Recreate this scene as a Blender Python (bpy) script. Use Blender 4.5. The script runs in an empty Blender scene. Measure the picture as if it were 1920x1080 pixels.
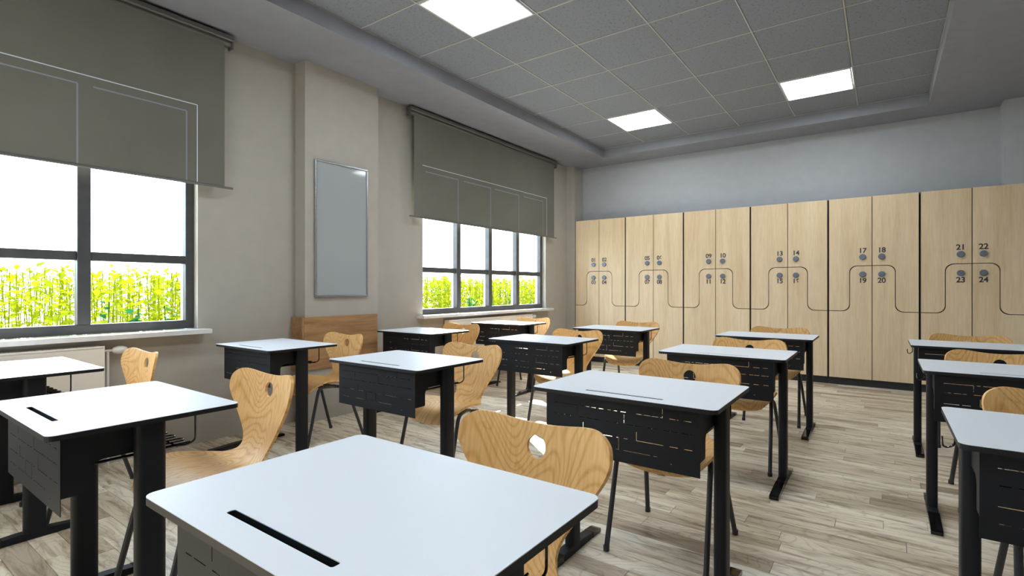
import bpy, math, random
from mathutils import Vector, Matrix
from mathutils.geometry import delaunay_2d_cdt

random.seed(7)
scn = bpy.context.scene
COL = scn.collection

# ------------------------------------------------------------------ camera
CAM_H, YAW, FPX = 1.126, math.radians(35.77), 965.6
cam_d = bpy.data.cameras.new('camera')
cam_d.sensor_width = 36.0
cam_d.lens = 36.0 * FPX / 1920.0
cam_d.clip_start = 0.02
cam = bpy.data.objects.new('camera', cam_d)
COL.objects.link(cam)
cam.location = (0, 0, CAM_H)
cam.rotation_euler = (math.radians(90), 0, YAW)
scn.camera = cam

# ------------------------------------------------------------------ world, sun, exposure
SKY_STRENGTH = 10.5
SUN_STRENGTH = 36.0
PANEL_STRENGTH = 22.5
w = bpy.data.worlds.new('sky')
scn.world = w
w.use_nodes = True
bg = w.node_tree.nodes['Background']
bg.inputs['Color'].default_value = (0.72, 0.86, 1.0, 1)
bg.inputs['Strength'].default_value = SKY_STRENGTH
sun_d = bpy.data.lights.new('sun', 'SUN')
sun_d.energy = SUN_STRENGTH
sun_d.angle = math.radians(0.6)
sun_d.color = (1.0, 0.93, 0.82)
sun = bpy.data.objects.new('sun', sun_d)
COL.objects.link(sun)
sun.rotation_euler = Vector((1.0, -0.80, -0.78)).to_track_quat('-Z', 'Y').to_euler()
sun.location = (-12, 10, 9)
vs = scn.view_settings
vs.view_transform = 'Standard'
vs.look = 'None'
vs.gamma = 1.0
vs.exposure = 0.0
vs.use_curve_mapping = False

# ------------------------------------------------------------------ helpers
def link(o, parent=None):
    COL.objects.link(o)
    if parent is not None:
        o.parent = parent
    return o

def tag(o, label=None, cat=None, group=None, kind=None):
    if label: o['label'] = label
    if cat: o['category'] = cat
    if group: o['group'] = group
    if kind: o['kind'] = kind
    return o

def empty(name, loc=(0, 0, 0), rz=0.0):
    o = bpy.data.objects.new(name, None)
    o.empty_display_size = 0.1
    o.location = loc
    o.rotation_euler = (0, 0, rz)
    return link(o)

class MB:
    """collects shapes, then becomes one mesh object"""
    def __init__(s):
        s.v, s.f = [], []
    def add(s, vs_, fs_):
        b = len(s.v)
        s.v += [tuple(p) for p in vs_]
        s.f += [tuple(i + b for i in f) for f in fs_]
        return s
    def box(s, x0, x1, y0, y1, z0, z1):
        vs_ = [(x, y, z) for x in (x0, x1) for y in (y0, y1) for z in (z0, z1)]
        return s.add(vs_, [(0, 1, 3, 2), (4, 6, 7, 5), (0, 4, 5, 1), (2, 3, 7, 6), (0, 2, 6, 4), (1, 5, 7, 3)])
    def rbox(s, x0, x1, y0, y1, z0, z1, c=0.003):
        """box with a chamfer on all edges"""
        vs_, fs_ = [], []
        def lay(z, i):
            return [(x0 + i + c, y0 + i, z), (x1 - i - c, y0 + i, z), (x1 - i, y0 + i + c, z), (x1 - i, y1 - i - c, z),
                    (x1 - i - c, y1 - i, z), (x0 + i + c, y1 - i, z), (x0 + i, y1 - i - c, z), (x0 + i, y0 + i + c, z)]
        L = lay(z0, c) + lay(z0 + c, 0) + lay(z1 - c, 0) + lay(z1, c)
        fs_.append(tuple(reversed(range(8))))
        for k in range(3):
            for i in range(8):
                j = (i + 1) % 8
                fs_.append((k * 8 + i, k * 8 + j, k * 8 + 8 + j, k * 8 + 8 + i))
        fs_.append(tuple(range(24, 32)))
        return s.add(L, fs_)
    def prism(s, poly, fn0, fn1):
        """extrude a 2D polygon between two mappings"""
        n = len(poly)
        vs_ = [fn0(*p) for p in poly] + [fn1(*p) for p in poly]
        fs_ = [tuple(reversed(range(n))), tuple(range(n, 2 * n))]
        for i in range(n):
            j = (i + 1) % n
            fs_.append((i, j, n + j, n + i))
        return s.add(vs_, fs_)
    def tube(s, pts, r, n=8, cap=True, radii=None):
        pts = [Vector(p) for p in pts]
        rings = []
        up = None
        for i, p in enumerate(pts):
            t = (pts[min(i + 1, len(pts) - 1)] - pts[max(i - 1, 0)]).normalized()
            if up is None:
                a = Vector((0, 0, 1)) if abs(t.z) < .9 else Vector((1, 0, 0))
                up = (a - t * a.dot(t)).normalized()
            else:
                up = (up - t * up.dot(t)).normalized()
            sd = t.cross(up)
            rr = radii[i] if radii else r
            rings.append([p + (up * math.cos(2 * math.pi * k / n) + sd * math.sin(2 * math.pi * k / n)) * rr for k in range(n)])
        vs_ = [q for ring in rings for q in ring]
        fs_ = []
        for i in range(len(rings) - 1):
            for k in range(n):
                l = (k + 1) % n
                fs_.append((i * n + k, i * n + l, (i + 1) * n + l, (i + 1) * n + k))
        if cap:
            fs_.append(tuple(reversed(range(n))))
            fs_.append(tuple(range((len(rings) - 1) * n, len(rings) * n)))
        return s.add(vs_, fs_)
    def mesh(s, name, m=None, smooth=False):
        me = bpy.data.meshes.new(name)
        me.from_pydata(s.v, [], s.f)
        me.update()
        if m: me.materials.append(m)
        import bmesh
        bm = bmesh.new(); bm.from_mesh(me)
        bmesh.ops.recalc_face_normals(bm, faces=bm.faces)
        bm.to_mesh(me); bm.free()
        if smooth:
            for p in me.polygons: p.use_smooth = True
            try: me.set_sharp_from_angle(angle=math.radians(35))
            except Exception: pass
        return me
    def build(s, name, m, parent=None, smooth=False, loc=None):
        o = bpy.data.objects.new(name, s.mesh(name, m, smooth))
        if loc: o.location = loc
        return link(o, parent)

def smoothpath(pts, rad=0.05, n=5):
    """polyline with rounded corners"""
    pts = [Vector(p) for p in pts]
    out = [pts[0]]
    for i in range(1, len(pts) - 1):
        a, b, c = pts[i - 1], pts[i], pts[i + 1]
        d1, d2 = (a - b), (c - b)
        r = min(rad, d1.length * .48, d2.length * .48)
        p, q = b + d1.normalized() * r, b + d2.normalized() * r
        for k in range(n + 1):
            t = k / n
            out.append(p * (1 - t) ** 2 + b * 2 * t * (1 - t) + q * t * t)
    out.append(pts[-1])
    return out

def rrect(x0, x1, y0, y1, r, n=5):
    out = []
    for cx, cy, a0 in ((x1 - r, y0 + r, -90), (x1 - r, y1 - r, 0), (x0 + r, y1 - r, 90), (x0 + r, y0 + r, 180)):
        for k in range(n + 1):
            a = math.radians(a0 + 90 * k / n)
            out.append((cx + r * math.cos(a), cy + r * math.sin(a)))
    return out

def inside(p, poly):
    x, y = p; c = False; n = len(poly)
    for i in range(n):
        x0, y0 = poly[i]; x1, y1 = poly[i - 1]
        if (y0 > y) != (y1 > y) and x < (x1 - x0) * (y - y0) / (y1 - y0) + x0:
            c = not c
    return c

def tri_region(outer, holes=(), extra=()):
    """triangulate an outline with holes"""
    vs_, es = [], []
    for loop in [outer] + list(holes):
        b = len(vs_); n = len(loop)
        vs_ += [Vector(p) for p in loop]
        es += [(b + i, b + (i + 1) % n) for i in range(n)]
    vs_ += [Vector(p) for p in extra]
    V, E_, F_, *_ = delaunay_2d_cdt(vs_, es, [], 0, 1e-7)
    tris = []
    for f in F_:
        c = (sum(V[i].x for i in f) / len(f), sum(V[i].y for i in f) / len(f))
        if inside(c, outer) and not any(inside(c, h) for h in holes):
            tris.append(tuple(f))
    return [(v.x, v.y) for v in V], tris

def copy_tree(o, parent=None):
    c = o.copy(); COL.objects.link(c); c.parent = parent
    for ch in [x for x in o.children]:
        copy_tree(ch, c)
    return c

# ------------------------------------------------------------------ materials
def S(r, g, b):
    f = lambda c: ((c / 255 + .055) / 1.055) ** 2.4 if c > 10 else c / 255 / 12.92
    return (f(r), f(g), f(b), 1)

def mat(name, col, rough=.5, metal=0.0, spec=.5, coat=0.0):
    m = bpy.data.materials.new(name); m.use_nodes = True
    b = m.node_tree.nodes['Principled BSDF']
    b.inputs['Base Color'].default_value = col if len(col) == 4 else (*col, 1)
    b.inputs['Roughness'].default_value = rough
    b.inputs['Metallic'].default_value = metal
    b.inputs['Specular IOR Level'].default_value = spec
    b.inputs['Coat Weight'].default_value = coat
    return m

def nd(m, t, **kw):
    n = m.node_tree.nodes.new(t)
    for k, v in kw.items():
        if hasattr(n, k) and k not in n.inputs: setattr(n, k, v)
        else: n.inputs[k].default_value = v
    return n

def lk(m, a, b): m.node_tree.links.new(a, b)

def ramp(m, fac, stops):
    r = nd(m, 'ShaderNodeValToRGB')
    e = r.color_ramp.elements
    while len(e) < len(stops): e.new(.5)
    for el, (p, c) in zip(e, stops):
        el.position = p; el.color = c
    lk(m, fac, r.inputs['Fac'])
    return r.outputs['Color']

def mixc(m, fac, a, b, mode='MIX'):
    n = nd(m, 'ShaderNodeMix', data_type='RGBA', blend_type=mode)
    for s, v in ((n.inputs[0], fac), (n.inputs[6], a), (n.inputs[7], b)):
        if hasattr(v, 'links'): lk(m, v, s)
        else: s.default_value = v
    return n.outputs[2]

def mth(m, op, a, b=0.0):
    n = nd(m, 'ShaderNodeMath', operation=op)
    for s, v in ((n.inputs[0], a), (n.inputs[1], b)):
        if hasattr(v, 'links'): lk(m, v, s)
        else: s.default_value = v
    return n.outputs[0]

def bsdf(m): return m.node_tree.nodes['Principled BSDF']

def noisy(name, c0, c1, scale, rough=.6, detail=4.0, bump=0.0, spec=.5):
    m = mat(name, c0, rough, spec=spec)
    tc = nd(m, 'ShaderNodeTexCoord')
    n = nd(m, 'ShaderNodeTexNoise', Scale=scale, Detail=detail)
    lk(m, tc.outputs['Object'], n.inputs['Vector'])
    lk(m, ramp(m, n.outputs['Fac'], [(.35, c0), (.65, c1)]), bsdf(m).inputs['Base Color'])
    if bump:
        b = nd(m, 'ShaderNodeBump', Strength=bump, Distance=.002)
        lk(m, n.outputs['Fac'], b.inputs['Height']); lk(m, b.outputs['Normal'], bsdf(m).inputs['Normal'])
    return m

M = {}
M['wall'] = noisy('wall paint', S(174, 168, 158), S(178, 172, 162), 9, .75, bump=.05)
M['wallfar'] = noisy('far wall paint', S(176, 179, 184), S(180, 183, 188), 9, .75, bump=.05)
M['soffit'] = noisy('soffit paint', S(142, 144, 152), S(146, 148, 156), 7, .8)
M['metal_black'] = noisy('black powder coat', S(21, 23, 28), S(25, 27, 32), 400, .5, bump=.05, spec=.25)
M['leg_black'] = noisy('dark tube coat', S(42, 44, 48), S(46, 48, 52), 300, .4)
M['gloss_black'] = mat('gloss black plastic', S(14, 14, 15), .12)
M['core'] = mat('black board core', S(25, 27, 29), .45, spec=.3)
M['white_top'] = mat('white laminate', S(225, 229, 235), .42, spec=.2)
M['frame'] = noisy('anthracite frame', S(66, 66, 68), S(74, 74, 76), 12, .4)
M['frame_out'] = mat('pale outer profile', S(215, 218, 230), .5)
M['sill'] = noisy('pale marble sill', S(232, 231, 229), S(222, 220, 217), 14, .25)
M['radiator'] = mat('cream enamel', S(244, 239, 229), .35)
M['white_plastic'] = mat('white plastic', S(235, 235, 235), .35)
M['chrome'] = mat('brushed aluminium', S(190, 194, 198), .25, .9)
M['board_glass'] = mat('grey glass board', S(164, 170, 170), .06, 0, .5)
M['plinth'] = mat('dark plinth', S(38, 39, 42), .5)
M['knob'] = mat('grey metal lock', S(112, 120, 134), .4, .3)
M['number'] = mat('dark number print', S(52, 55, 63), .5)
M['seam'] = mat('pale painted glow', S(214, 222, 232), .6)  # stands for window-edge light showing through the blind, put into the colour
M['painted_glow_dim'] = mat('dim painted glow', S(140, 145, 153), .7)  # fainter painted glow along the inner frame edges
M['rail'] = mat('blind rail metal', S(112, 110, 108), .35, .4)
M['tbar'] = mat('ceiling grid metal', S(178, 177, 172), .4)
M['lightframe'] = mat('light frame', S(215, 217, 220), .4)
M['outside_wall'] = mat('outside render', S(205, 195, 188), .8)
M['ground'] = noisy('dry pale ground', S(222, 218, 205), S(206, 206, 180), .8, .9)

# blind fabric
m = noisy('blind fabric', S(113, 112, 103), S(118, 117, 108), 2.5, .85, spec=.2)
M['blind'] = m
# glass panes: thin clear glass
m = bpy.data.materials.new('window glass'); m.use_nodes = True
nt = m.node_tree; nt.nodes.remove(bsdf(m)); out = nt.nodes['Material Output']
tr = nd(m, 'ShaderNodeBsdfTransparent', Color=(.97, .985, .99, 1))
gl = nd(m, 'ShaderNodeBsdfGlossy', Roughness=.02)
lw = nd(m, 'ShaderNodeLayerWeight', Blend=.5)
mx = nd(m, 'ShaderNodeMixShader')
lk(m, mth(m, 'ADD', mth(m, 'MULTIPLY', mth(m, 'POWER', lw.outputs['Facing'], 5.0), .6), .025), mx.inputs[0]); lk(m, tr.outputs[0], mx.inputs[1]); lk(m, gl.outputs[0], mx.inputs[2]); lk(m, mx.outputs[0], out.inputs[0])
M['glass'] = m
# light diffuser
m = mat('light diffuser', (.9, .9, .9, 1), .5)
bsdf(m).inputs['Emission Color'].default_value = (.88, .95, 1.0, 1)
bsdf(m).inputs['Emission Strength'].default_value = PANEL_STRENGTH
M['diffuser'] = m
# ceiling tile: mineral fibre with specks
m = mat('mineral tile', S(142, 146, 155), .85, spec=.2)
tc = nd(m, 'ShaderNodeTexCoord')
geo = nd(m, 'ShaderNodeNewGeometry')
n1 = nd(m, 'ShaderNodeTexNoise', Scale=55.0, Detail=3.0, Roughness=.6)
lk(m, geo.outputs['Position'], n1.inputs['Vector'])
n2 = nd(m, 'ShaderNodeTexNoise', Scale=220.0, Detail=2.0)
lk(m, geo.outputs['Position'], n2.inputs['Vector'])
c1 = ramp(m, n1.outputs['Fac'], [(.34, S(116, 120, 129)), (.42, S(144, 148, 158))])
c2 = ramp(m, n2.outputs['Fac'], [(.3, (.82, .82, .82, 1)), (.7, (1, 1, 1, 1))])
lk(m, mixc(m, 1.0, c1, c2, 'MULTIPLY'), bsdf(m).inputs['Base Color'])
M['tile'] = m

# chair veneer: contour rings from a slow noise (uv = across, along)
def veneer(name, light, mid, dark, ring=9.0):
    m = mat(name, mid, .5, spec=.22)
    uv = nd(m, 'ShaderNodeUVMap')
    mp = nd(m, 'ShaderNodeMapping'); mp.inputs['Scale'].default_value = (1.0, .62, 1)
    lk(m, uv.outputs[0], mp.inputs[0])
    oi = nd(m, 'ShaderNodeObjectInfo')
    cmb = nd(m, 'ShaderNodeCombineXYZ')
    lk(m, oi.outputs['Random'], cmb.inputs[2])
    ad = nd(m, 'ShaderNodeVectorMath', operation='ADD')
    lk(m, mp.outputs[0], ad.inputs[0]); lk(m, cmb.outputs[0], ad.inputs[1])
    n = nd(m, 'ShaderNodeTexNoise', Scale=3.2, Detail=1.2, Roughness=.45, Distortion=.25)
    lk(m, ad.outputs[0], n.inputs['Vector'])
    sn = mth(m, 'SINE', mth(m, 'MULTIPLY', n.outputs['Fac'], ring * 29.0))
    fr = mth(m, 'ADD', mth(m, 'MULTIPLY', sn, .5), .5)
    rings = ramp(m, fr, [(0, dark), (.22, mid), (.6, light), (1, light)])
    n2 = nd(m, 'ShaderNodeTexNoise', Scale=130.0, Detail=3.0)
    mp2 = nd(m, 'ShaderNodeMapping'); mp2.inputs['Scale'].default_value = (1.0, .08, 1)
    lk(m, uv.outputs[0], mp2.inputs[0]); lk(m, mp2.outputs[0], n2.inputs['Vector'])
    g = ramp(m, n2.outputs['Fac'], [(.3, (.84, .8, .74, 1)), (.6, (1, 1, 1, 1))])
    n3 = nd(m, 'ShaderNodeTexNoise', Scale=24.0, Detail=4.0, Distortion=1.2)
    lk(m, ad.outputs[0], n3.inputs['Vector'])
    sp = ramp(m, n3.outputs['Fac'], [(.30, (.74, .66, .55, 1)), (.40, (1, 1, 1, 1))])
    c = mixc(m, .85, rings, g, 'MULTIPLY')
    c = mixc(m, .45, c, sp, 'MULTIPLY')
    lk(m, c, bsdf(m).inputs['Base Color'])
    return m
M['veneer'] = veneer('oak veneer shell', S(236, 191, 128), S(231, 183, 118), S(221, 169, 105))

# straight-grained boards (object space), axis: stretched direction scale
def board(name, light, mid, dark, scl, rough=.45, freq=14.0):
    m = mat(name, mid, rough, spec=.4)
    geo = nd(m, 'ShaderNodeNewGeometry')
    oi = nd(m, 'ShaderNodeObjectInfo')
    cmb = nd(m, 'ShaderNodeCombineXYZ')
    for i in range(3): lk(m, mth(m, 'MULTIPLY', oi.outputs['Random'], 7.0 + 3 * i), cmb.inputs[i])
    ad = nd(m, 'ShaderNodeVectorMath', operation='ADD')
    lk(m, geo.outputs['Position'], ad.inputs[0]); lk(m, cmb.outputs[0], ad.inputs[1])
    mp = nd(m, 'ShaderNodeMapping'); mp.inputs['Scale'].default_value = scl
    lk(m, ad.outputs[0], mp.inputs[0])
    n = nd(m, 'ShaderNodeTexNoise', Scale=freq, Detail=6.0, Roughness=.6, Distortion=.4)
    lk(m, mp.outputs[0], n.inputs['Vector'])
    c = ramp(m, n.outputs['Fac'], [(.25, dark), (.48, mid), (.7, light)])
    n2 = nd(m, 'ShaderNodeTexNoise', Scale=freq * 9, Detail=3.0)
    lk(m, mp.outputs[0], n2.inputs['Vector'])
    g = ramp(m, n2.outputs['Fac'], [(.3, (.88, .86, .82, 1)), (.6, (1, 1, 1, 1))])
    lk(m, mixc(m, .7, c, g, 'MULTIPLY'), bsdf(m).inputs['Base Color'])
    return m
M['locker'] = board('pale oak laminate', S(233, 211, 178), S(225, 201, 165), S(211, 184, 147), (1.0, 1.0, .07), .5, 9.0)
M['panelwood'] = board('brown oak board', S(186, 146, 104), S(167, 126, 86), S(132, 96, 64), (1.0, .12, 1.0), .5, 16.0)

# floor planks: tone comes from the plank's own attribute
def plankmat():
    m = mat('aged wood plank', S(170, 158, 140), .42, spec=.4)
    at = nd(m, 'ShaderNodeAttribute', attribute_name='tone')
    geo = nd(m, 'ShaderNodeNewGeometry')
    cmb = nd(m, 'ShaderNodeCombineXYZ')
    lk(m, mth(m, 'MULTIPLY', at.outputs['Fac'], 31.0), cmb.inputs[0])
    lk(m, mth(m, 'MULTIPLY', at.outputs['Fac'], 17.0), cmb.inputs[1])
    ad = nd(m, 'ShaderNodeVectorMath', operation='ADD')
    lk(m, geo.outputs['Position'], ad.inputs[0]); lk(m, cmb.outputs[0], ad.inputs[1])
    mp = nd(m, 'ShaderNodeMapping'); mp.inputs['Scale'].default_value = (.14, 1.0, 1.0)
    lk(m, ad.outputs[0], mp.inputs[0])
    # long streaks
    n = nd(m, 'ShaderNodeTexNoise', Scale=26.0, Detail=5.0, Roughness=.62, Distortion=.5)
    lk(m, mp.outputs[0], n.inputs['Vector'])
    streak = ramp(m, n.outputs['Fac'], [(.31, (.38, .31, .24, 1)), (.43, (.76, .71, .65, 1)), (.52, (1.0, .99, .97, 1)), (.7, (1.1, 1.1, 1.09, 1))])
    # cathedral rings
    mp3 = nd(m, 'ShaderNodeMapping'); mp3.inputs['Scale'].default_value = (.3, 1.0, 1.0)
    lk(m, ad.outputs[0], mp3.inputs[0])
    n4 = nd(m, 'ShaderNodeTexNoise', Scale=5.0, Detail=1.5, Distortion=.3)
    lk(m, mp3.outputs[0], n4.inputs['Vector'])
    fr = mth(m, 'FRACT', mth(m, 'MULTIPLY', n4.outputs['Fac'], 22.0))
    rings = ramp(m, fr, [(0, (1, 1, 1, 1)), (.75, (1, 1, 1, 1)), (.92, (.60, .54, .46, 1)), (1, (.95, .94, .92, 1))])
    base = ramp(m, at.outputs['Fac'], [(0, S(168, 152, 132)), (.10, S(192, 177, 155)), (.3, S(216, 203, 180)), (.65, S(225, 213, 193)), (.9, S(233, 225, 209)), (1, S(238, 232, 218))])
    # dark knots and cracks
    n5 = nd(m, 'ShaderNodeTexNoise', Scale=9.0, Detail=6.0, Roughness=.7)
    lk(m, mp3.outputs[0], n5.inputs['Vector'])
    kn = ramp(m, n5.outputs['Fac'], [(.27, (.42, .36, .3, 1)), (.36, (1, 1, 1, 1))])
    c = mixc(m, 1.0, base, streak, 'MULTIPLY')
    c = mixc(m, .55, c, rings, 'MULTIPLY')
    c = mixc(m, .9, c, kn, 'MULTIPLY')
    lk(m, c, bsdf(m).inputs['Base Color'])
    b = nd(m, 'ShaderNodeBump', Strength=.15, Distance=.002)
    lk(m, n.outputs['Fac'], b.inputs['Height']); lk(m, b.outputs['Normal'], bsdf(m).inputs['Normal'])
    return m
M['plank'] = plankmat()

def leafmat(name, col, tcol):
    m = bpy.data.materials.new(name); m.use_nodes = True
    nt = m.node_tree; nt.nodes.remove(bsdf(m)); out = nt.nodes['Material Output']
    d = nd(m, 'ShaderNodeBsdfDiffuse', Color=col); t = nd(m, 'ShaderNodeBsdfTranslucent', Color=tcol)
    mx = nd(m, 'ShaderNodeMixShader', Fac=.45)
    lk(m, d.outputs[0], mx.inputs[1]); lk(m, t.outputs[0], mx.inputs[2]); lk(m, mx.outputs[0], out.inputs[0])
    return m
M['leaf'] = leafmat('yellow green leaf', (.155, .18, .006, 1), (.18, .205, .005, 1))
M['leaf2'] = leafmat('deep green leaf', (.008, .05, .018, 1), (.01, .06, .02, 1))

# ------------------------------------------------------------------ room dimensions
XL, XR = -4.035, 2.60          # left and right wall
YB, YF = -6.2, 7.335           # back and far wall
ZL, ZC = 3.02, 3.145           # soffit and tile ceiling
PX = -3.89                     # pillar face
WT = 0.18                      # outer wall thickness
WIN = [(-0.80, 1.70), (3.95, 6.45), (-5.55, -3.05)]
WZ0, WZ1 = 0.832, 2.455
RX0, RX1, RY0, RY1 = -3.295, 0.387, -5.397, 6.85

# floor: planks one by one
rnd = random.Random(3)
PW = 0.103
def px_of(x, y, z=0.0):
    q = Vector((x, y, z - CAM_H))
    d = q.x * -math.sin(YAW) + q.y * math.cos(YAW)
    if d < .15: return None
    return 960 + FPX * (q.x * math.cos(YAW) + q.y * math.sin(YAW)) / d, 540 - FPX * q.z / d
planks = []
y = YB
while y < YF - 1e-6:
    x = XL - rnd.random() * 1.0
    while x < XR:
        L = rnd.choice((.45, .62, .8, .95, 1.1, 1.3)) * rnd.uniform(.9, 1.1)
        x0, x1 = max(x, XL), min(x + L, XR)
        y1 = min(y + PW, YF)
        if x1 - x0 > .02:
            c = [px_of(*p) for p in ((x0, y), (x1, y), (x1, y1), (x0, y1))]
            area = 0
            if all(c):
                cc = [(min(max(a, 0), 1920), min(max(b, 0), 1080)) for a, b in c]
                area = abs(sum(cc[i][0] * cc[i - 1][1] - cc[i - 1][0] * cc[i][1] for i in range(4))) / 2
            planks.append((area, x0, x1, y, y1, rnd.random()))
        x += L
    y += PW
planks.sort(reverse=True)
sub = MB().box(XL, XR, YB, YF, -.10, -.014)
floor = tag(sub.build('floor', M['plinth']), 'greyish oak plank floor running across the classroom', kind='structure')
def set_tone(me, tones):
    a = me.attributes.new('tone', 'FLOAT', 'POINT')
    a.data.foreach_set('value', tones)
G = .0009
rest, rtone = MB(), []
for i, (area, x0, x1, y0, y1, t) in enumerate(planks):
    dz = rnd.uniform(-.0006, 0)
    if i < 300 and area > 0:
        b = MB().box(x0 + G, x1 - G, y0 + G, y1 - G, -.0139, dz)
        o = b.build('plank', M['plank'], floor)
        set_tone(o.data, [t] * 8)
    else:
        rest.box(x0 + G, x1 - G, y0 + G, y1 - G, -.0139, dz); rtone += [t] * 8
o = rest.build('remaining_planks', M['plank'], floor); set_tone(o.data, rtone)
o['kind'] = 'stuff'

# left wall with two window openings (real thickness)
wl = MB()
for a, b in ((YB, WIN[2][0]), (WIN[2][1], WIN[0][0]), (WIN[0][1], WIN[1][0]), (WIN[1][1], YF)):
    wl.box(XL - WT, XL, a, b, -.1, ZL + .3)
for a, b in WIN:
    wl.box(XL - WT, XL, a, b, -.1, WZ0 - .0315)
    wl.box(XL - WT, XL, a, b, WZ1, ZL + .3)
wall_left = tag(wl.build('wall_left', M['wall']), 'warm grey window wall with a shallow pillar', kind='structure')
MB().box(XL, PX, 2.462, 3.225, 0, ZL).build('pillar', M['wall'], wall_left)
MB().box(XL, PX, 7.06, YF, 0, ZL).build('pillar', M['wall'], wall_left)
wf = MB().box(XL - WT, XR + .2, YF, YF + .2, -.1, ZL + .3)
wall_far = tag(wf.build('wall_far', M['wallfar']), 'bluish grey far wall above the lockers', kind='structure')
MB().box(.99, XR, 7.102, YF, 0, ZL).build('pillar', M['wallfar'], wall_far)
tag(MB().box(XR, XR + .2, YB - .2, YF + .2, -.1, ZL + .3).build('wall_right', M['wallfar']), 'grey right wall outside the view', kind='structure')
tag(MB().box(XL - WT, XR + .2, YB - .2, YB, -.1, ZL + .3).build('wall_back', M['wall']), 'grey wall behind the viewer', kind='structure')

# ceiling: soffit ring, recess, grid, tiles
cl = MB()
cl.box(XL, RX0, YB, YF, ZL, ZL + .25)
cl.box(RX1, XR, YB, YF, ZL, ZL + .25)
cl.box(RX0, RX1, YB, RY0, ZL, ZL + .25)
cl.box(RX0, RX1, RY1, YF, ZL, ZL + .25)
cl.box(RX0, RX1, RY0, RY1, ZC + .03, ZL + .25)
ceiling = tag(cl.build('ceiling', M['soffit']), 'grey dropped ceiling border around a recessed tile grid', kind='structure')
NX, NY = 6, 20
TX, TY = (RX1 - RX0) / NX, (RY1 - RY0) / NY
LIGHT_CELLS = {(i, j) for i in (1, 4) for j in (18, 13, 8, 3)}
tile_me = MB().rbox(-TX / 2 + .006, TX / 2 - .006, -TY / 2 + .006, TY / 2 - .006, 0, .018, .003).mesh('tile', M['tile'])
for i in range(NX):
    for j in range(NY):
        if (i, j) in LIGHT_CELLS: continue
        o = bpy.data.objects.new('ceiling_tile', tile_me)
        o.location = (RX0 + (i + .5) * TX, RY0 + (j + .5) * TY, ZC)
        link(o, ceiling)
for i in range(NX + 1):
    x = RX0 + i * TX
    MB().box(max(x - .0055, RX0), min(x + .0055, RX1), RY0, RY1, ZC - .003, ZC + .012).build('grid_bar', M['tbar'], ceiling)
for j in range(NY + 1):
    y = RY0 + j * TY
    MB().box(RX0, RX1, max(y - .0055, RY0), min(y + .0055, RY1), ZC - .0025, ZC + .0115).build('grid_bar', M['tbar'], ceiling)
lab = {(1, 13): 'square white ceiling light panel nearest, above the pillar', (1, 18): 'square white ceiling light panel at the far left, nearest the window blind',
       (4, 18): 'square white ceiling light panel at the far right, above the fifth locker unit'}
for c in sorted(LIGHT_CELLS):
    i, j = c
    r = empty('ceiling_light', (RX0 + (i + .5) * TX, RY0 + (j + .5) * TY, ZC))
    tag(r, lab.get(c, {(4, 13): 'square white ceiling light panel out of view above the centre foreground line', (1, 8): 'square white ceiling light panel just behind the viewer, window side', (4, 8): 'square white ceiling light panel just behind the viewer, away from the windows', (1, 3): 'square white ceiling light panel at the back of the room, window side', (4, 3): 'square white ceiling light panel at the back of the room, away from the windows'}.get(c)), 'ceiling light', 'square light panels in the tile ceiling')
    a = .296
    fm = MB()
    for q in ((-a, a, -a, -a + .012), (-a, a, a - .012, a), (-a, -a + .012, -a + .012, a - .012), (a - .012, a, -a + .012, a - .012)):
        fm.box(*q, -.010, .012)
    fm.build('light_frame', M['lightframe'], r)
    MB().box(-a + .0125, a - .0125, -a + .0125, a - .0125, -.008, .010).build('diffuser', M['diffuser'], r)

# ------------------------------------------------------------------ windows
def window(name, y0, y1, label):
    r = empty(name, (0, 0, 0)); tag(r, label, kind='structure')
    xo, xi = XL - .115, XL - .06            # frame depth: inner face .06 behind the wall face
    fw = .07
    n = 4
    pit = (y1 - y0 - fw) / n
    # outer frame
    f = MB()
    f.rbox(xo, xi, y0, y0 + fw * .8, WZ0, WZ1); f.rbox(xo, xi, y1 - fw * .8, y1, WZ0, WZ1)
    f.rbox(xo, xi, y0 + fw * .8, y1 - fw * .8, WZ0, WZ0 + .062); f.rbox(xo, xi, y0 + fw * .8, y1 - fw * .8, WZ1 - .062, WZ1)
    f.build('window_frame', M['frame'], r)
    mul = [y0 + fw / 2 + pit * k for k in range(1, n)]
    for ym in mul:
        MB().rbox(xo, xi + .012, ym - .034, ym + .034, WZ0 + .0625, WZ1 - .0625).build('mullion', M['frame'], r)
        MB().box(xo - .03, xo - .001, ym - .026, ym + .026, WZ0 + .05, WZ1 - .05).build('outer_profile', M['frame_out'], r)
    edges = [y0 + fw * .8] + [v for ym in mul for v in (ym - .034, ym + .034)] + [y1 - fw * .8]
    for k in range(n):
        a, b = edges[2 * k], edges[2 * k + 1]
        MB().rbox(xo + .01, xi - .004, a + .0005, b - .0005, 1.300, 1.357).build('transom', M['frame'], r)
        for z0, z1 in ((WZ0 + .0625, 1.2995), (1.3575, WZ1 - .0625)):
            MB().box(xo + .022, xo + .028, a, b, z0, z1).build('pane', M['glass'], r)
    MB().box(xo - .03, xo - .001, y1 - .055, y1 - .012, WZ0 + .05, WZ1 - .05).build('outer_profile', M['frame_out'], r)
    # sill board
    s = MB().prism([(XL - .0595, y0 + .001), (XL + .001, y0 + .001), (XL + .001, y0 - .09), (-3.925, y0 - .09), (-3.925, y1 + .05), (XL + .001, y1 + .05), (XL + .001, y1 - .001), (XL - .0595, y1 - .001)],
                   lambda x, y: (x, y, WZ0 - .031), lambda x, y: (x, y, WZ0 - .001))
    s.build('window_sill', M['sill'], r)
    return r
window('window_1', *WIN[0], 'large dark framed window nearest, with wild plants outside')
window('added_window_3', *WIN[2], 'dark framed window added unseen behind the viewer for more light')  # added out of view, left without a blind to let in more light
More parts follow.
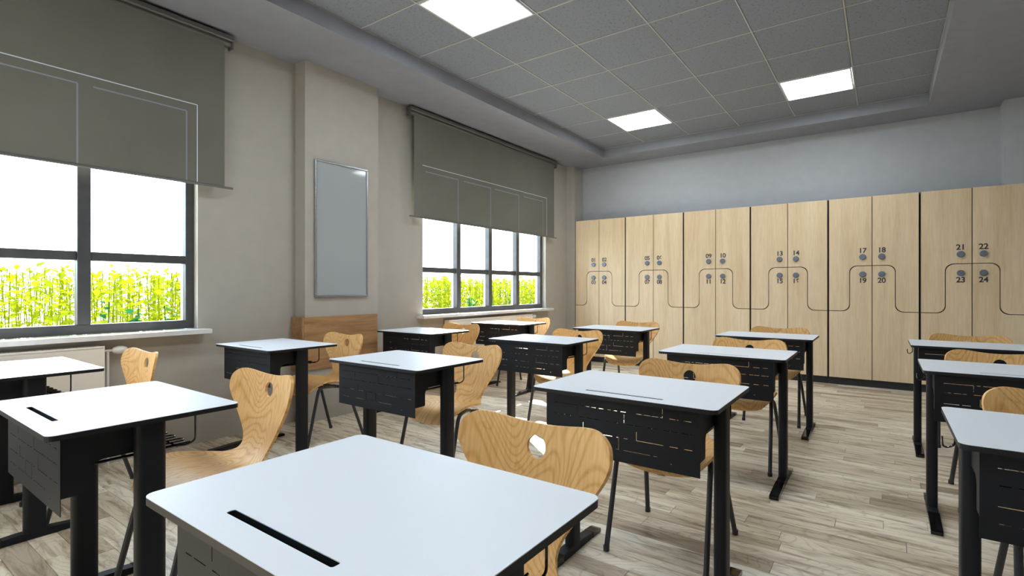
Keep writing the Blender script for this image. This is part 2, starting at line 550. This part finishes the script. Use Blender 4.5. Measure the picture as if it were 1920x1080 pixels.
window('window_2', *WIN[1], 'four-bay dark framed window farther along the left wall')

# blinds
FX = -3.95
def blind(y0, y1, ybar0, ybar1, label, painted_glows, dim):
    r = empty('roller_blind', (FX, (y0 + y1) / 2, 1.865)); cy = (y0 + y1) / 2; cz = 1.865
    tag(r, label, 'blind', 'grey roller blinds over the windows')
    L = lambda mb, nm, mt, **k: mb.build(nm, mt, r, **k)
    L(MB().box(-.001, .001, y0 - cy, y1 - cy, .006, 1.09), 'fabric', M['blind'])
    # bottom bar, tube and cassette
    L(MB().rbox(-.007, .007, ybar0 - cy, ybar1 - cy, -.004, .012, .003), 'bottom_bar', M['rail'])
    c = MB().rbox(-.055, .028, ybar0 - cy, ybar1 - cy, 1.095, 1.135, .006)
    L(c, 'cassette', M['rail'])
    c = MB().tube([(-.018, ybar0 - cy + .015, 1.083), (-.018, ybar1 - cy - .015, 1.083)], .024, 14)
    L(c, 'roller_tube', M['rail'], smooth=True)
    for yy in (ybar0 - cy, ybar1 - cy - .012):
        L(MB().rbox(-.05, .012, yy, yy + .012, 1.045, 1.0945, .002), 'bracket', M['rail'])
    for grp, mt, wd, nm in ((painted_glows, M['seam'], .006, 'seam'), (dim, M['painted_glow_dim'], .009, 'seam')):  # strips trace the lit window outline showing through the fabric, as painted colour
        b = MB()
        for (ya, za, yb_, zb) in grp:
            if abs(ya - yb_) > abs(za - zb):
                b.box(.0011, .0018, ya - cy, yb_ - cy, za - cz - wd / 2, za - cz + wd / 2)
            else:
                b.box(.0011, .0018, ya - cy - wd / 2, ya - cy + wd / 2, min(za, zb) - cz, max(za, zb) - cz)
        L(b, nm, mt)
    # wall brackets reaching the wall
    for yy in (ybar0 + .25, ybar1 - .25):
        L(MB().box(XL - FX + .0005, -.03, yy - cy - .02, yy - cy + .02, 1.10, 1.13), 'wall_bracket', M['rail'])
    return r
top, inn = 2.425, 2.365
blind(-1.0, 1.847, -1.06, 1.908, 'large grey roller blind half lowered over the nearer window',
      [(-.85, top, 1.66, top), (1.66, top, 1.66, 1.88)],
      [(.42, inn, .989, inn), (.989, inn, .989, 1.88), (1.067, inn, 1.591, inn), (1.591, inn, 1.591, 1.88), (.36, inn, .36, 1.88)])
blind(3.742, 6.548, 3.681, 6.612, 'grey roller blind half lowered over the farther four-bay window',
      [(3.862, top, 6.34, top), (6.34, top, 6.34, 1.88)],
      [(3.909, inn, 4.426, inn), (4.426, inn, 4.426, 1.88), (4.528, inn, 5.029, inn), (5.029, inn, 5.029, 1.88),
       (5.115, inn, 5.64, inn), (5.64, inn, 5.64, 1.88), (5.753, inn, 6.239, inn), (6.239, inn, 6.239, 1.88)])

# radiators
def radiator(y0, y1, label, z0=.16, z1=.765):
    r = empty('radiator', (-3.975, (y0 + y1) / 2, 0)); cy = (y0 + y1) / 2
    tag(r, label, 'radiator', 'cream panel radiators under the windows')
    h0, h1 = y0 - cy, y1 - cy
    b = MB().rbox(.022, .040, h0, h1, z0, z1 - .012, .005)
    b.build('front_panel', M['radiator'], r)
    MB().rbox(-.04, -.025, h0, h1, z0, z1 - .012, .004).build('back_panel', M['radiator'], r)
    MB().box(-.024, .021, h0 + .03, h1 - .03, z0 + .02, z1 - .03).build('fins', M['radiator'], r)
    for yy in (h0, h1 - .006):
        MB().rbox(-.042, .042, yy - .001, yy + .007, z0 - .002, z1 - .010, .002).build('side_cover', M['radiator'], r)
    g = MB()
    for x in (-.042, .034): g.box(x, x + .008, h0, h1, z1 - .011, z1)
    n = int((h1 - h0) / .016)
    for k in range(n + 1):
        yy = h0 + (h1 - h0 - .006) * k / n
        g.box(-.034, .034, yy, yy + .006, z1 - .009, z1 - .002)
    g.build('top_grille', M['radiator'], r)
    v = MB().tube([(0, h1 + .007, z1 - .035), (0, h1 + .05, z1 - .035)], .008, 10)
    v.tube([(0, h1 + .028, z1 - .035), (0, h1 + .028, .002)], .007, 8)
    v.build('pipe', M['white_plastic'], r, smooth=True)
    k = MB().tube([(0, h1 + .05 + d, z1 - .035) for d in (0, .006, .03, .055, .075, .082)], .02, 16, radii=[.010, .018, .026, .026, .018, .008])
    k.build('thermostat_knob', M['white_plastic'], r, smooth=True)
    # wall brackets
    for yy in (h0 + .25, h1 - .25):
        MB().box(-.0595, -.0405, yy - .02, yy + .02, .3, .6).build('bracket', M['radiator'], r)
radiator(-.35, 1.12, 'cream panel radiator under the nearer window, beside the leftmost desk')
radiator(4.27, 5.95, 'cream panel radiator under the farther window, mostly behind desks')

# glass board on pillar
r = empty('glass_board', (PX, 2.8155, 1.048)); tag(r, 'tall grey glass board in slim silver frame on the pillar', 'board')
W2, HH = .2705, 1.17
f = MB()
for y0, y1, z0, z1 in ((-W2, W2, 0, .016), (-W2, W2, HH - .016, HH), (-W2, -W2 + .012, .016, HH - .016), (W2 - .012, W2, .016, HH - .016)):
    f.rbox(.001, .026, y0, y1, z0, z1, .003)
f.build('silver_frame', M['chrome'], r)
MB().box(.001, .014, -W2 + .0125, W2 - .0125, .0165, HH - .0165).build('glass_panel', M['board_glass'], r)

# wooden guard board wrapped round pillar
r = empty('wood_guard_panel', (PX, 2.82, .44)); tag(r, 'brown oak guard panel wrapped around the pillar below the glass board', 'wall panel')
MB().rbox(.0005, .018, -.376, .383, 0, .442, .0015).build('front_board', M['panelwood'], r)
MB().rbox(XL - PX + .0005, .018, -.377 - .0175, -.377, 0, .442, .0015).build('side_board', M['panelwood'], r)

# ------------------------------------------------------------------ lockers
YD = 7.08
SEAM = [-3.888 + 0.0] + [-3.482 + .4227 * k for k in range(0, 12)]
Z_HI, Z_LO, ZB, ZT = 1.379, .861, .088, 2.161
def number_mesh(txt):
    c = bpy.data.curves.new('number', 'FONT')
    c.body = txt; c.size = .078; c.align_x = 'CENTER'; c.align_y = 'CENTER'; c.extrude = .0006; c.offset = .0018
    c.space_character = .95
    o = bpy.data.objects.new('tmp_number', c); COL.objects.link(o)
    dg = bpy.context.evaluated_depsgraph_get()
    me = bpy.data.meshes.new_from_object(o.evaluated_get(dg))
    bpy.data.objects.remove(o); bpy.data.curves.remove(c)
    me.name = 'number'; me.materials.clear(); me.materials.append(M['number'])
    return me
knob_me = MB().tube([(0, -d, 0) for d in (0, .004, .016, .019)], .033, 24, radii=[.033, .033, .031, .027]).mesh('lock_knob', M['knob'], True)
def arc(cx, cz, r, a0, a1, n=6):
    return [(cx + r * math.cos(math.radians(a0 + (a1 - a0) * k / n)), cz + r * math.sin(math.radians(a0 + (a1 - a0) * k / n))) for k in range(n + 1)]
def locker(u):
    x0, xc, x1 = SEAM[2 * u], SEAM[2 * u + 1], SEAM[2 * u + 2]
    nn = [4 * u + k for k in (1, 2, 3, 4)]
    r = empty('locker_unit', (xc, YD, 0))
    tag(r, ['pale oak locker unit in the window corner, first of the row, doors 01 to 04', 'second oak locker unit from the window corner, doors 05 to 08',
            'third oak locker unit from the window corner, doors 09 to 12', 'fourth oak locker unit from the window corner, doors 13 to 16',
            'fifth oak locker unit from the window corner, doors 17 to 20', 'last oak locker unit at the right edge, doors 21 to 24'][u], 'locker', 'oak lockers along the far wall')
    g, gu, R = .0038, .010, .075
    yb = YF - YD - .002
    xe = min(x1 - .003, .98) if u == 5 else x1 - .003
    b = MB().box(x0 + .003 - xc, xe - xc, .0195, yb, ZB - .002, ZT - .001)
    if u == 5: b.box(xe - xc, x1 - .003 - xc, .0195, .0215, ZB - .002, ZT - .001)
    b.build('carcass', M['plinth'], r)
    pb = MB().box(x0 + .002 - xc, (xe if u == 5 else x1 - .002) - xc, .045, yb, 0, ZB - .003)
    pb.build('plinth', M['plinth'], r)
    for side in (-1, 1):
        # polygon in mirrored coords: s from 0 (outer edge) to wd (centre seam)
        wd = (xc - x0) if side < 0 else (x1 - xc)
        so, sc, sm = gu, wd - g, wd / 2
        up = [(so, Z_LO + g)] + arc(sm - g - R, Z_LO + g + R, R, -90, 0) + arc(sm - g + R + 0, Z_HI + g - R, R, 180, 90) + [(sc, Z_HI + g), (sc, ZT), (so, ZT)]
        lo = [(so, ZB), (sc, ZB), (sc, Z_HI - g)] + arc(sm + g + R, Z_HI - g - R, R, 90, 180) + arc(sm + g - R, Z_LO - g + R, R, 0, -90) + [(so, Z_LO - g)]
        for poly, k in ((up, 0), (lo, 1)):
            num = nn[(0 if side < 0 else 1) + 2 * k]
            X = (lambda s: x0 - xc + s) if side < 0 else (lambda s: x1 - xc - s)
            d = MB().prism(poly, lambda s, z: (X(s), 0, z), lambda s, z: (X(s), .019, z)).build('door', M['locker'], r)
            kz, tz = ((1.479, 1.549) if k == 0 else (1.281, 1.209))
            kx = side * .0885
            kn = bpy.data.objects.new('lock_knob', knob_me); kn.location = (kx, -.0002, kz); link(kn, d)
            t = bpy.data.objects.new('number', number_mesh('%02d' % num)); t.rotation_euler = (math.radians(90), 0, 0)
            t.location = (kx, -.0009, tz); link(t, d)
for u in range(6): locker(u)

# ------------------------------------------------------------------ desk
DW, DD, DH = .702, .499, .738
def make_desk():
    r = empty('student_desk')
    hw, hd = DW / 2, DD / 2
    outer = rrect(-hw, hw, -hd, hd, .022, 6)
    sx0, sx1 = -hw + .205, -hw + .507
    slot = rrect(sx0, sx1, -hd + .055, -hd + .071, .004, 2)
    V, T = tri_region(outer, [slot])
    def slab(z0, z1, name, m, inset=0):
        mb = MB(); n = len(V)
        s = lambda p: (p[0], p[1])
        vs_ = [(*s(p), z0) for p in V] + [(*s(p), z1) for p in V]
        fs_ = [tuple(reversed(t)) for t in T] + [tuple(i + n for i in t) for t in T]
        cnt = {}
        for t in T:
            for i in range(3):
                e = (t[i], t[(i + 1) % 3]); k = tuple(sorted(e)); cnt.setdefault(k, []).append(e)
        for k, es in cnt.items():
            if len(es) == 1:
                a, b = es[0]; fs_.append((a, b, b + n, a + n))
        mb.add(vs_, fs_); return mb.build(name, m, r)
    slab(DH - .0155, DH - .0016, 'board_core', M['core'])
    slab(DH - .0015, DH, 'white_laminate', M['white_top'])
    # pen groove tray below the slot
    t = MB().box(sx0 - .004, sx1 + .004, -hd + .048, -hd + .078, DH - .030, DH - .024)
    for q in ((sx0 - .004, sx1 + .004, -hd + .048, -hd + .053), (sx0 - .004, sx1 + .004, -hd + .073, -hd + .078), (sx0 - .004, sx0, -hd + .053, -hd + .073), (sx1, sx1 + .004, -hd + .053, -hd + .073)):
        t.box(*q, DH - .024, DH - .0158)
    t.build('pen_tray', M['metal_black'], r)
    # modesty panel with cut pattern (u across from its left edge, d down from z .722)
    r1, r2, r3, r4 = .043, .086, .138, .181
    t_ = .0022
    H, Vv = [], []
    for d_, segs in ((r1, ((.034, .139), (.150, .163), (.172, .215), (.222, .250), (.262, .300), (.312, .334), (.373, .469), (.492, .523), (.541, .566))),
                     (r2, ((.036, .060), (.070, .115), (.139, .170), (.178, .233), (.255, .270), (.284, .302), (.327, .405), (.414, .452), (.471, .525), (.534, .570))),
                     (r3, ((.034, .090), (.100, .129), (.162, .205), (.233, .281), (.298, .307), (.326, .340), (.374, .471), (.493, .521), (.543, .570))),
                     (r4, ((.036, .058), (.068, .109), (.142, .215), (.233, .245), (.262, .281), (.296, .307), (.326, .424), (.436, .449)))):
        for a, b in segs: H.append((a, b, d_ - t_ / 2, d_ + t_ / 2))
    for x, a, b in ((.139, r1, .071), (.327, r1 + .006, r2 - .004), (.468, .012, r1), (.162, .104, r3), (.374, .107, r3), (.229, r3 + .006, r4 - .002), (.306, r3, r4)):
        Vv.append((x - t_ / 2, x + t_ / 2, a, b))
    Vv.append((.496, .501, .196, .1985))
    cuts = H + Vv
    PWd, PH = .595, .225
    px0, pyf = -hw + .043, -hd + .043
    xs = sorted({0, PWd} | {c for q in cuts for c in q[:2]})
    zs = sorted({0, PH} | {c for q in cuts for c in q[2:]})
    p = MB(); th = .0016
    for j in range(len(zs) - 1):
        zc = (zs[j] + zs[j + 1]) / 2
        run = None
        for i in range(len(xs)):
            solid = i < len(xs) - 1 and not any(q[0] < (xs[i] + xs[i + 1]) / 2 < q[1] and q[2] < zc < q[3] for q in cuts)
            if solid and run is None: run = xs[i]
            if not solid and run is not None:
                p.box(px0 + run, px0 + xs[i], pyf, pyf + th, .722 - zs[j + 1], .722 - zs[j]); run = None
    p.build('modesty_panel', M['metal_black'], r)
    # side cheeks: deep at the panel, notched with a round corner, ending at the leg
    for sx in (-1, 1):
        xa = (px0 + .002) if sx < 0 else (px0 + PWd - .0036)
        y0 = pyf + th + .0002
        poly = [(y0, .545), (-hd + .107, .545), (-hd + .112, .550)]
        cy, cz, R = -hd + .112 + .030, .602, .030
        poly += [(cy - R * math.cos(math.radians(a)), cz + R * math.sin(math.radians(a))) for a in range(0, 91, 15)]
        poly += [(.0385, .632), (.0385, .7215), (y0, .7215)]
        MB().prism(poly, lambda y, z: (xa, y, z), lambda y, z: (xa + .0016, y, z)).build('side_cheek', M['metal_black'], r)
    # columns and feet
    for sx in (-1, 1):
        xc = sx * (hw - .046)
        pol = rrect(xc - .022, xc + .022, -.04, .04, .018, 5)
        MB().prism(pol, lambda x, y: (x, y, .030), lambda x, y: (x, y, .7215)).build('column', M['metal_black'], r, smooth=True)
        # foot: low rail that thins towards both ends
        prof = [(-.315, .002), (.222, .002), (.225, .016), (.205, .020), (.06, .034), (-.06, .034), (-.30, .020), (-.318, .014)]
        MB().prism(prof, lambda y, z: (xc - .021, y, z), lambda y, z: (xc + .021, y, z)).build('foot', M['metal_black'], r)
        cap = [(-.3195, .001), (-.11, .001), (-.11, .0325), (-.299, .0215), (-.3195, .0155)]
        MB().prism(cap, lambda y, z: (xc - .0225, y, z), lambda y, z: (xc + .0225, y, z)).build('foot_cap', M['gloss_black'], r)
        cap = [(.2255, .001), (.15, .001), (.15, .0265), (.206, .0215), (.2265, .0165)]
        MB().prism(cap, lambda y, z: (xc - .0225, y, z), lambda y, z: (xc + .0225, y, z)).build('foot_cap', M['gloss_black'], r)
        # bag hook, on the left side only
        if sx > 0: continue
        hx = xc + sx * .026
        h = MB().tube(smoothpath([(hx, .07, .7215), (hx, .07, .655), (hx + sx * .028, .07, .645), (hx + sx * .03, .07, .680)], .02), .0028, 6)
        h.build('bag_hook', M['gloss_black'], r, smooth=True)
    # serpentine wire shelf
    bk = MB()
    xl, n = hw - .085, 17
    pts = []
    for k in range(n):
        x = -xl + 2 * xl * k / (n - 1)
        e = ((-.155, .6205), (.128, .6205))
        pts += [(x, *q) for q in (e if k % 2 == 0 else e[::-1])]
    bk.tube(smoothpath(pts, .02, 3), .0028, 5)
    for yy in (-.13, .09):
        bk.tube([(-xl, yy, .6148), (xl, yy, .6148)], .003, 6)
    for sx in (-1, 1):
        xo = hw - .046
        bk.tube(smoothpath([(sx * xo, .128, .7215), (sx * xo, .128, .632), (sx * (xo - .012), .105, .6205), (sx * (xl + .01), .085, .6205), (sx * (xl + .01), -.165, .6205), (sx * (xl + .01), -.165, .66)], .016), .003, 6)
    bk.build('wire_shelf', M['gloss_black'], r, smooth=True)
    return r

# ------------------------------------------------------------------ chair
def catmull(pts, n=8):
    out = []
    P = [pts[0]] + list(pts) + [pts[-1]]
    for i in range(1, len(P) - 2):
        for k in range(n):
            t = k / n
            out.append(tuple(.5 * (2 * b + (c - a) * t + (2 * a - 5 * b + 4 * c - d) * t * t + (-a + 3 * b - 3 * c + d) * t ** 3)
                             for a, b, c, d in zip(P[i - 1], P[i], P[i + 1], P[i + 2])))
    out.append(tuple(pts[-1]))
    return out
def make_chair():
    r = empty('school_chair')
    off = .53
    # centre line: (offset from desk front, z, half width, curvature k)
    cp = [(.342, .360, .105, .1), (.352, .384, .150, .2), (.378, .408, .186, .45), (.425, .424, .210, .65), (.49, .428, .214, .8), (.56, .422, .204, .8),
          (.63, .420, .172, .8), (.685, .430, .128, .7), (.722, .458, .103, .7), (.745, .50, .112, .8), (.762, .56, .152, .95), (.778, .63, .205, .95), (.787, .69, .236, .9), (.793, .738, .238, .85), (.797, .780, .215, .8)]
    pr = catmull(cp, 6)
    ss = [0.0]
    for a, b in zip(pr, pr[1:]):
        ss.append(ss[-1] + math.hypot(b[0] - a[0], b[1] - a[1]))
    Ltot = ss[-1]
    def at(s):
        s = min(max(s, 0), Ltot)
        for i in range(len(ss) - 1):
            if s <= ss[i + 1] + 1e-9:
                t = (s - ss[i]) / max(ss[i + 1] - ss[i], 1e-9)
                return tuple(a + (b - a) * t for a, b in zip(pr[i], pr[i + 1])), i
        return pr[-1], len(pr) - 2
    def P(t, s, h=0.0):
        (y, z, w_, k), i = at(s)
        (ya, za, *_), _ = at(s - .012); (yb, zb, *_), _ = at(s + .012)
        ty, tz = yb - ya, zb - za; l = math.hypot(ty, tz)
        ny, nz = -tz / l, ty / l                 # towards the sitter / up
        d = k * t * t
        # tilt normal with the cross curve
        sl = 2 * k * t; q = math.sqrt(1 + sl * sl)
        return (t - h * sl / q, (y - off) + ny * (d + h / q), z + nz * (d + h / q))
    # outline in (t, s)
    s_hole = None
    for i, p in enumerate(pr):
        if p[1] >= .692 and p[0] > .7: s_hole = ss[i]; break
    s_side = [s for s in ss if .035 < s < Ltot - .075]
    right = [(at(s)[0][2], s) for s in s_side]
    wt, st = right[-1]
    topc = [(wt, st), (.236, Ltot - .052), (.226, Ltot - .030), (.205, Ltot - .014), (.178, Ltot - .006), (.14, Ltot - .0075), (.09, Ltot - .0145), (.045, Ltot - .019), (0, Ltot - .0205)]
    topc = catmull(topc, 3)[1:]
    top_ = topc + [(-x, s) for x, s in topc[-2::-1]]
    wb, sb = right[0]
    fr = catmull([(wb, sb), (wb * .86, .018), (wb * .62, .008), (wb * .3, .002), (0, 0)], 3)[1:]
    fr = fr[::-1]                                  # from centre to right
    outline = fr + right + top_ + [(-x, s) for x, s in right[-2::-1]] + [(-x, s) for x, s in fr[:0:-1]]
    # clean duplicates
    o2 = []
    for p in outline:
        if not o2 or math.hypot(p[0] - o2[-1][0], p[1] - o2[-1][1]) > 1e-4: o2.append(p)
    if math.hypot(o2[0][0] - o2[-1][0], o2[0][1] - o2[-1][1]) < 1e-4: o2.pop()
    hole = [(.030 * math.cos(2 * math.pi * k / 28), s_hole + .031 * math.sin(2 * math.pi * k / 28)) for k in range(28)]
    extra = []
    dx = .0165
    ni = int(.26 / dx)
    for a in range(-ni, ni + 1):
        for b in range(1, int(Ltot / dx)):
            p = (a * dx, b * dx)
            if inside(p, o2) and math.hypot(p[0], p[1] - s_hole) > .037 and min(math.hypot(p[0] - q[0], p[1] - q[1]) for q in o2) > .006:
                extra.append(p)
    V, T = tri_region(o2, [hole], extra)
    n = len(V); th = .0055
    vs_ = [P(t, s, th) for t, s in V] + [P(t, s, -th) for t, s in V]
    fs_ = [tuple(t) for t in T] + [tuple(i + n for i in reversed(t)) for t in T]
    cnt = {}
    for t in T:
        for i in range(3):
            e = (t[i], t[(i + 1) % 3]); cnt.setdefault(tuple(sorted(e)), []).append(e)
    for es in cnt.values():
        if len(es) == 1:
            a, b = es[0]; fs_.append((b, a, a + n, b + n))
    mb = MB().add(vs_, fs_)
    me = mb.mesh('shell', M['veneer'], True)
    uvl = me.uv_layers.new(name='UVMap')
    for lp in me.loops:
        t, s = V[lp.vertex_index % n]
        uvl.data[lp.index].uv = (t, s)
    link(bpy.data.objects.new('shell', me), r)
    # side frames: front leg, run under the seat, rear leg
    for sx in (-1, 1):
        pts = [(sx * .207, .302 - off, .004), (sx * .198, .405 - off, .424), (sx * .172, .49 - off, .424), (sx * .125, .585 - off, .406)]
        MB().tube(smoothpath(pts, .06, 6), .011, 12).build('front_leg', M['leg_black'], r, smooth=True)
        pts = [(sx * .207, .782 - off, .004), (sx * .172, .655 - off, .394), (sx * .12, .575 - off, .404), (sx * .12, .46 - off, .4105)]
        MB().tube(smoothpath(pts, .07, 6), .011, 12).build('rear_leg', M['leg_black'], r, smooth=True)
        for yy in (.302, .782):
            MB().tube([(sx * .207, yy - off, 0), (sx * .2068, yy - off, .022)], .0132, 12).build('foot_cap', M['leg_black'], r, smooth=True)
    b = MB()
    for yy, z in ((.48, .4095), (.585, .4045)):
        b.box(-.145, .145, yy - off - .016, yy - off + .016, z - .004, z + .004)
    b.build('seat_bracket', M['leg_black'], r)
    return r

desk0, chair0 = make_desk(), make_chair()
CX = [-3.768, -2.467, -1.127, .154]
RY = [.378, 1.697, 3.101, 4.429]
CHO = [.53, .56, .53, .51]
colname = ['by the window wall', 'in the second line from the windows', 'in the third line from the windows', 'in the rightmost line']
DL = {(0, 0): 'cut off at left edge, in front of the near radiator', (0, 1): 'beside the wood guard panel on the pillar', (0, 2): 'in the window line, just past the pillar', (0, 3): 'in front of the far radiator, under the far window',
      (1, 0): 'at left foreground, slot at its left end', (1, 1): 'left of centre, second in the line behind the left foreground desk', (1, 2): 'at centre, third in the line behind the left foreground desk', (1, 3): 'standing before lockers 01 to 08',
      (2, 0): 'largest, in the centre foreground', (2, 1): 'directly behind the centre foreground desk', (2, 2): 'third in the centre foreground desk line', (2, 3): 'last in the centre foreground line, before lockers 13 to 18',
      (3, 1): 'nearest of three at the right edge', (3, 2): 'middle one of three at the right edge', (3, 3): 'farthest of three at the right edge, before lockers 21 to 24'}
CLb = {(0, 0): 'beside the near radiator valve, turned side-on', (0, 1): 'in front of the wood guard panel', (0, 2): 'sunlit, in the window line just past the pillar', (0, 3): 'in front of the far radiator valve',
       (1, 0): 'shown side-on behind the left foreground desk', (1, 1): 'at the second desk behind the left foreground desk', (1, 2): 'at the third desk of the left foreground line', (1, 3): 'farthest in the left foreground line, before the second locker unit',
       (2, 0): 'nearest, behind the centre foreground desk', (2, 1): 'second in the centre foreground line', (2, 2): 'third in the centre foreground line', (2, 3): 'farthest in the centre foreground line, before the fourth locker unit',
       (3, 1): 'nearest of three at the right edge', (3, 2): 'middle one of three at the right edge', (3, 3): 'farthest of three at the right edge, close to the lockers'}
first = True
for (c, rw) in sorted(DL):
    d = desk0 if first else copy_tree(desk0)
    ch = chair0 if first else copy_tree(chair0)
    first = False
    d.location = (CX[c] + DW / 2, RY[rw] + DD / 2, 0)
    ch.location = (CX[c] + DW / 2 + .02, RY[rw] + CHO[rw], 0)
    tag(d, 'white-topped black school desk ' + DL[(c, rw)], 'desk', 'single school desks in rows')
    tag(ch, 'oak shell school chair ' + CLb[(c, rw)], 'chair', 'oak shell chairs at the desks')

# ------------------------------------------------------------------ outdoors
tag(MB().box(-60, XL - WT, -40, 60, -.5, -.12).build('ground_outside', M['ground']), 'bright dry ground outside the windows', kind='structure')
lr = random.Random(11)
def plants(name, m, count, label, hmin, hmax, size, xr, leaves):
    b = MB()
    for k in range(count):
        x = -4.4 - lr.uniform(*xr); y = lr.uniform(-8, 24)
        if y > 6 + 1.6 * (-x): continue
        h = lr.uniform(hmin, hmax) + max(0, (-x - 7.8)) * .035
        b.tube([(x, y, -.12), (x + lr.uniform(-.1, .1), y + lr.uniform(-.1, .1), h)], .006, 3, cap=False)
        for q in range(leaves):
            z = h * (.15 + .85 * (q + lr.random()) / leaves)
            a = lr.uniform(0, 6.283); e = lr.uniform(-.2, 1.0); s = size * lr.uniform(.6, 1.3)
            d = Vector((math.cos(a) * math.cos(e), math.sin(a) * math.cos(e), math.sin(e)))
            sd = d.cross(Vector((0, 0, 1))).normalized() * s * .28
            p0 = Vector((x, y, z)) + d * s * .15
            p1 = p0 + d * s * .5; p2 = p0 + d * s + Vector((0, 0, -s * .15))
            b.add([p0, p1 + sd, p2, p1 - sd], [(0, 1, 2, 3)])
    o = b.build(name, m)
    return tag(o, label, 'plants', kind='stuff')
plants('meadow_plants', M['leaf'], 3200, 'tall yellow-green meadow plants seen through the windows', 1.08, 1.36, .15, (3.4, 11.0), 13)
plants('dark_weeds', M['leaf2'], 160, 'low deep green weeds among the yellow-green plants outside', .55, .98, .14, (2.2, 2.8), 12)
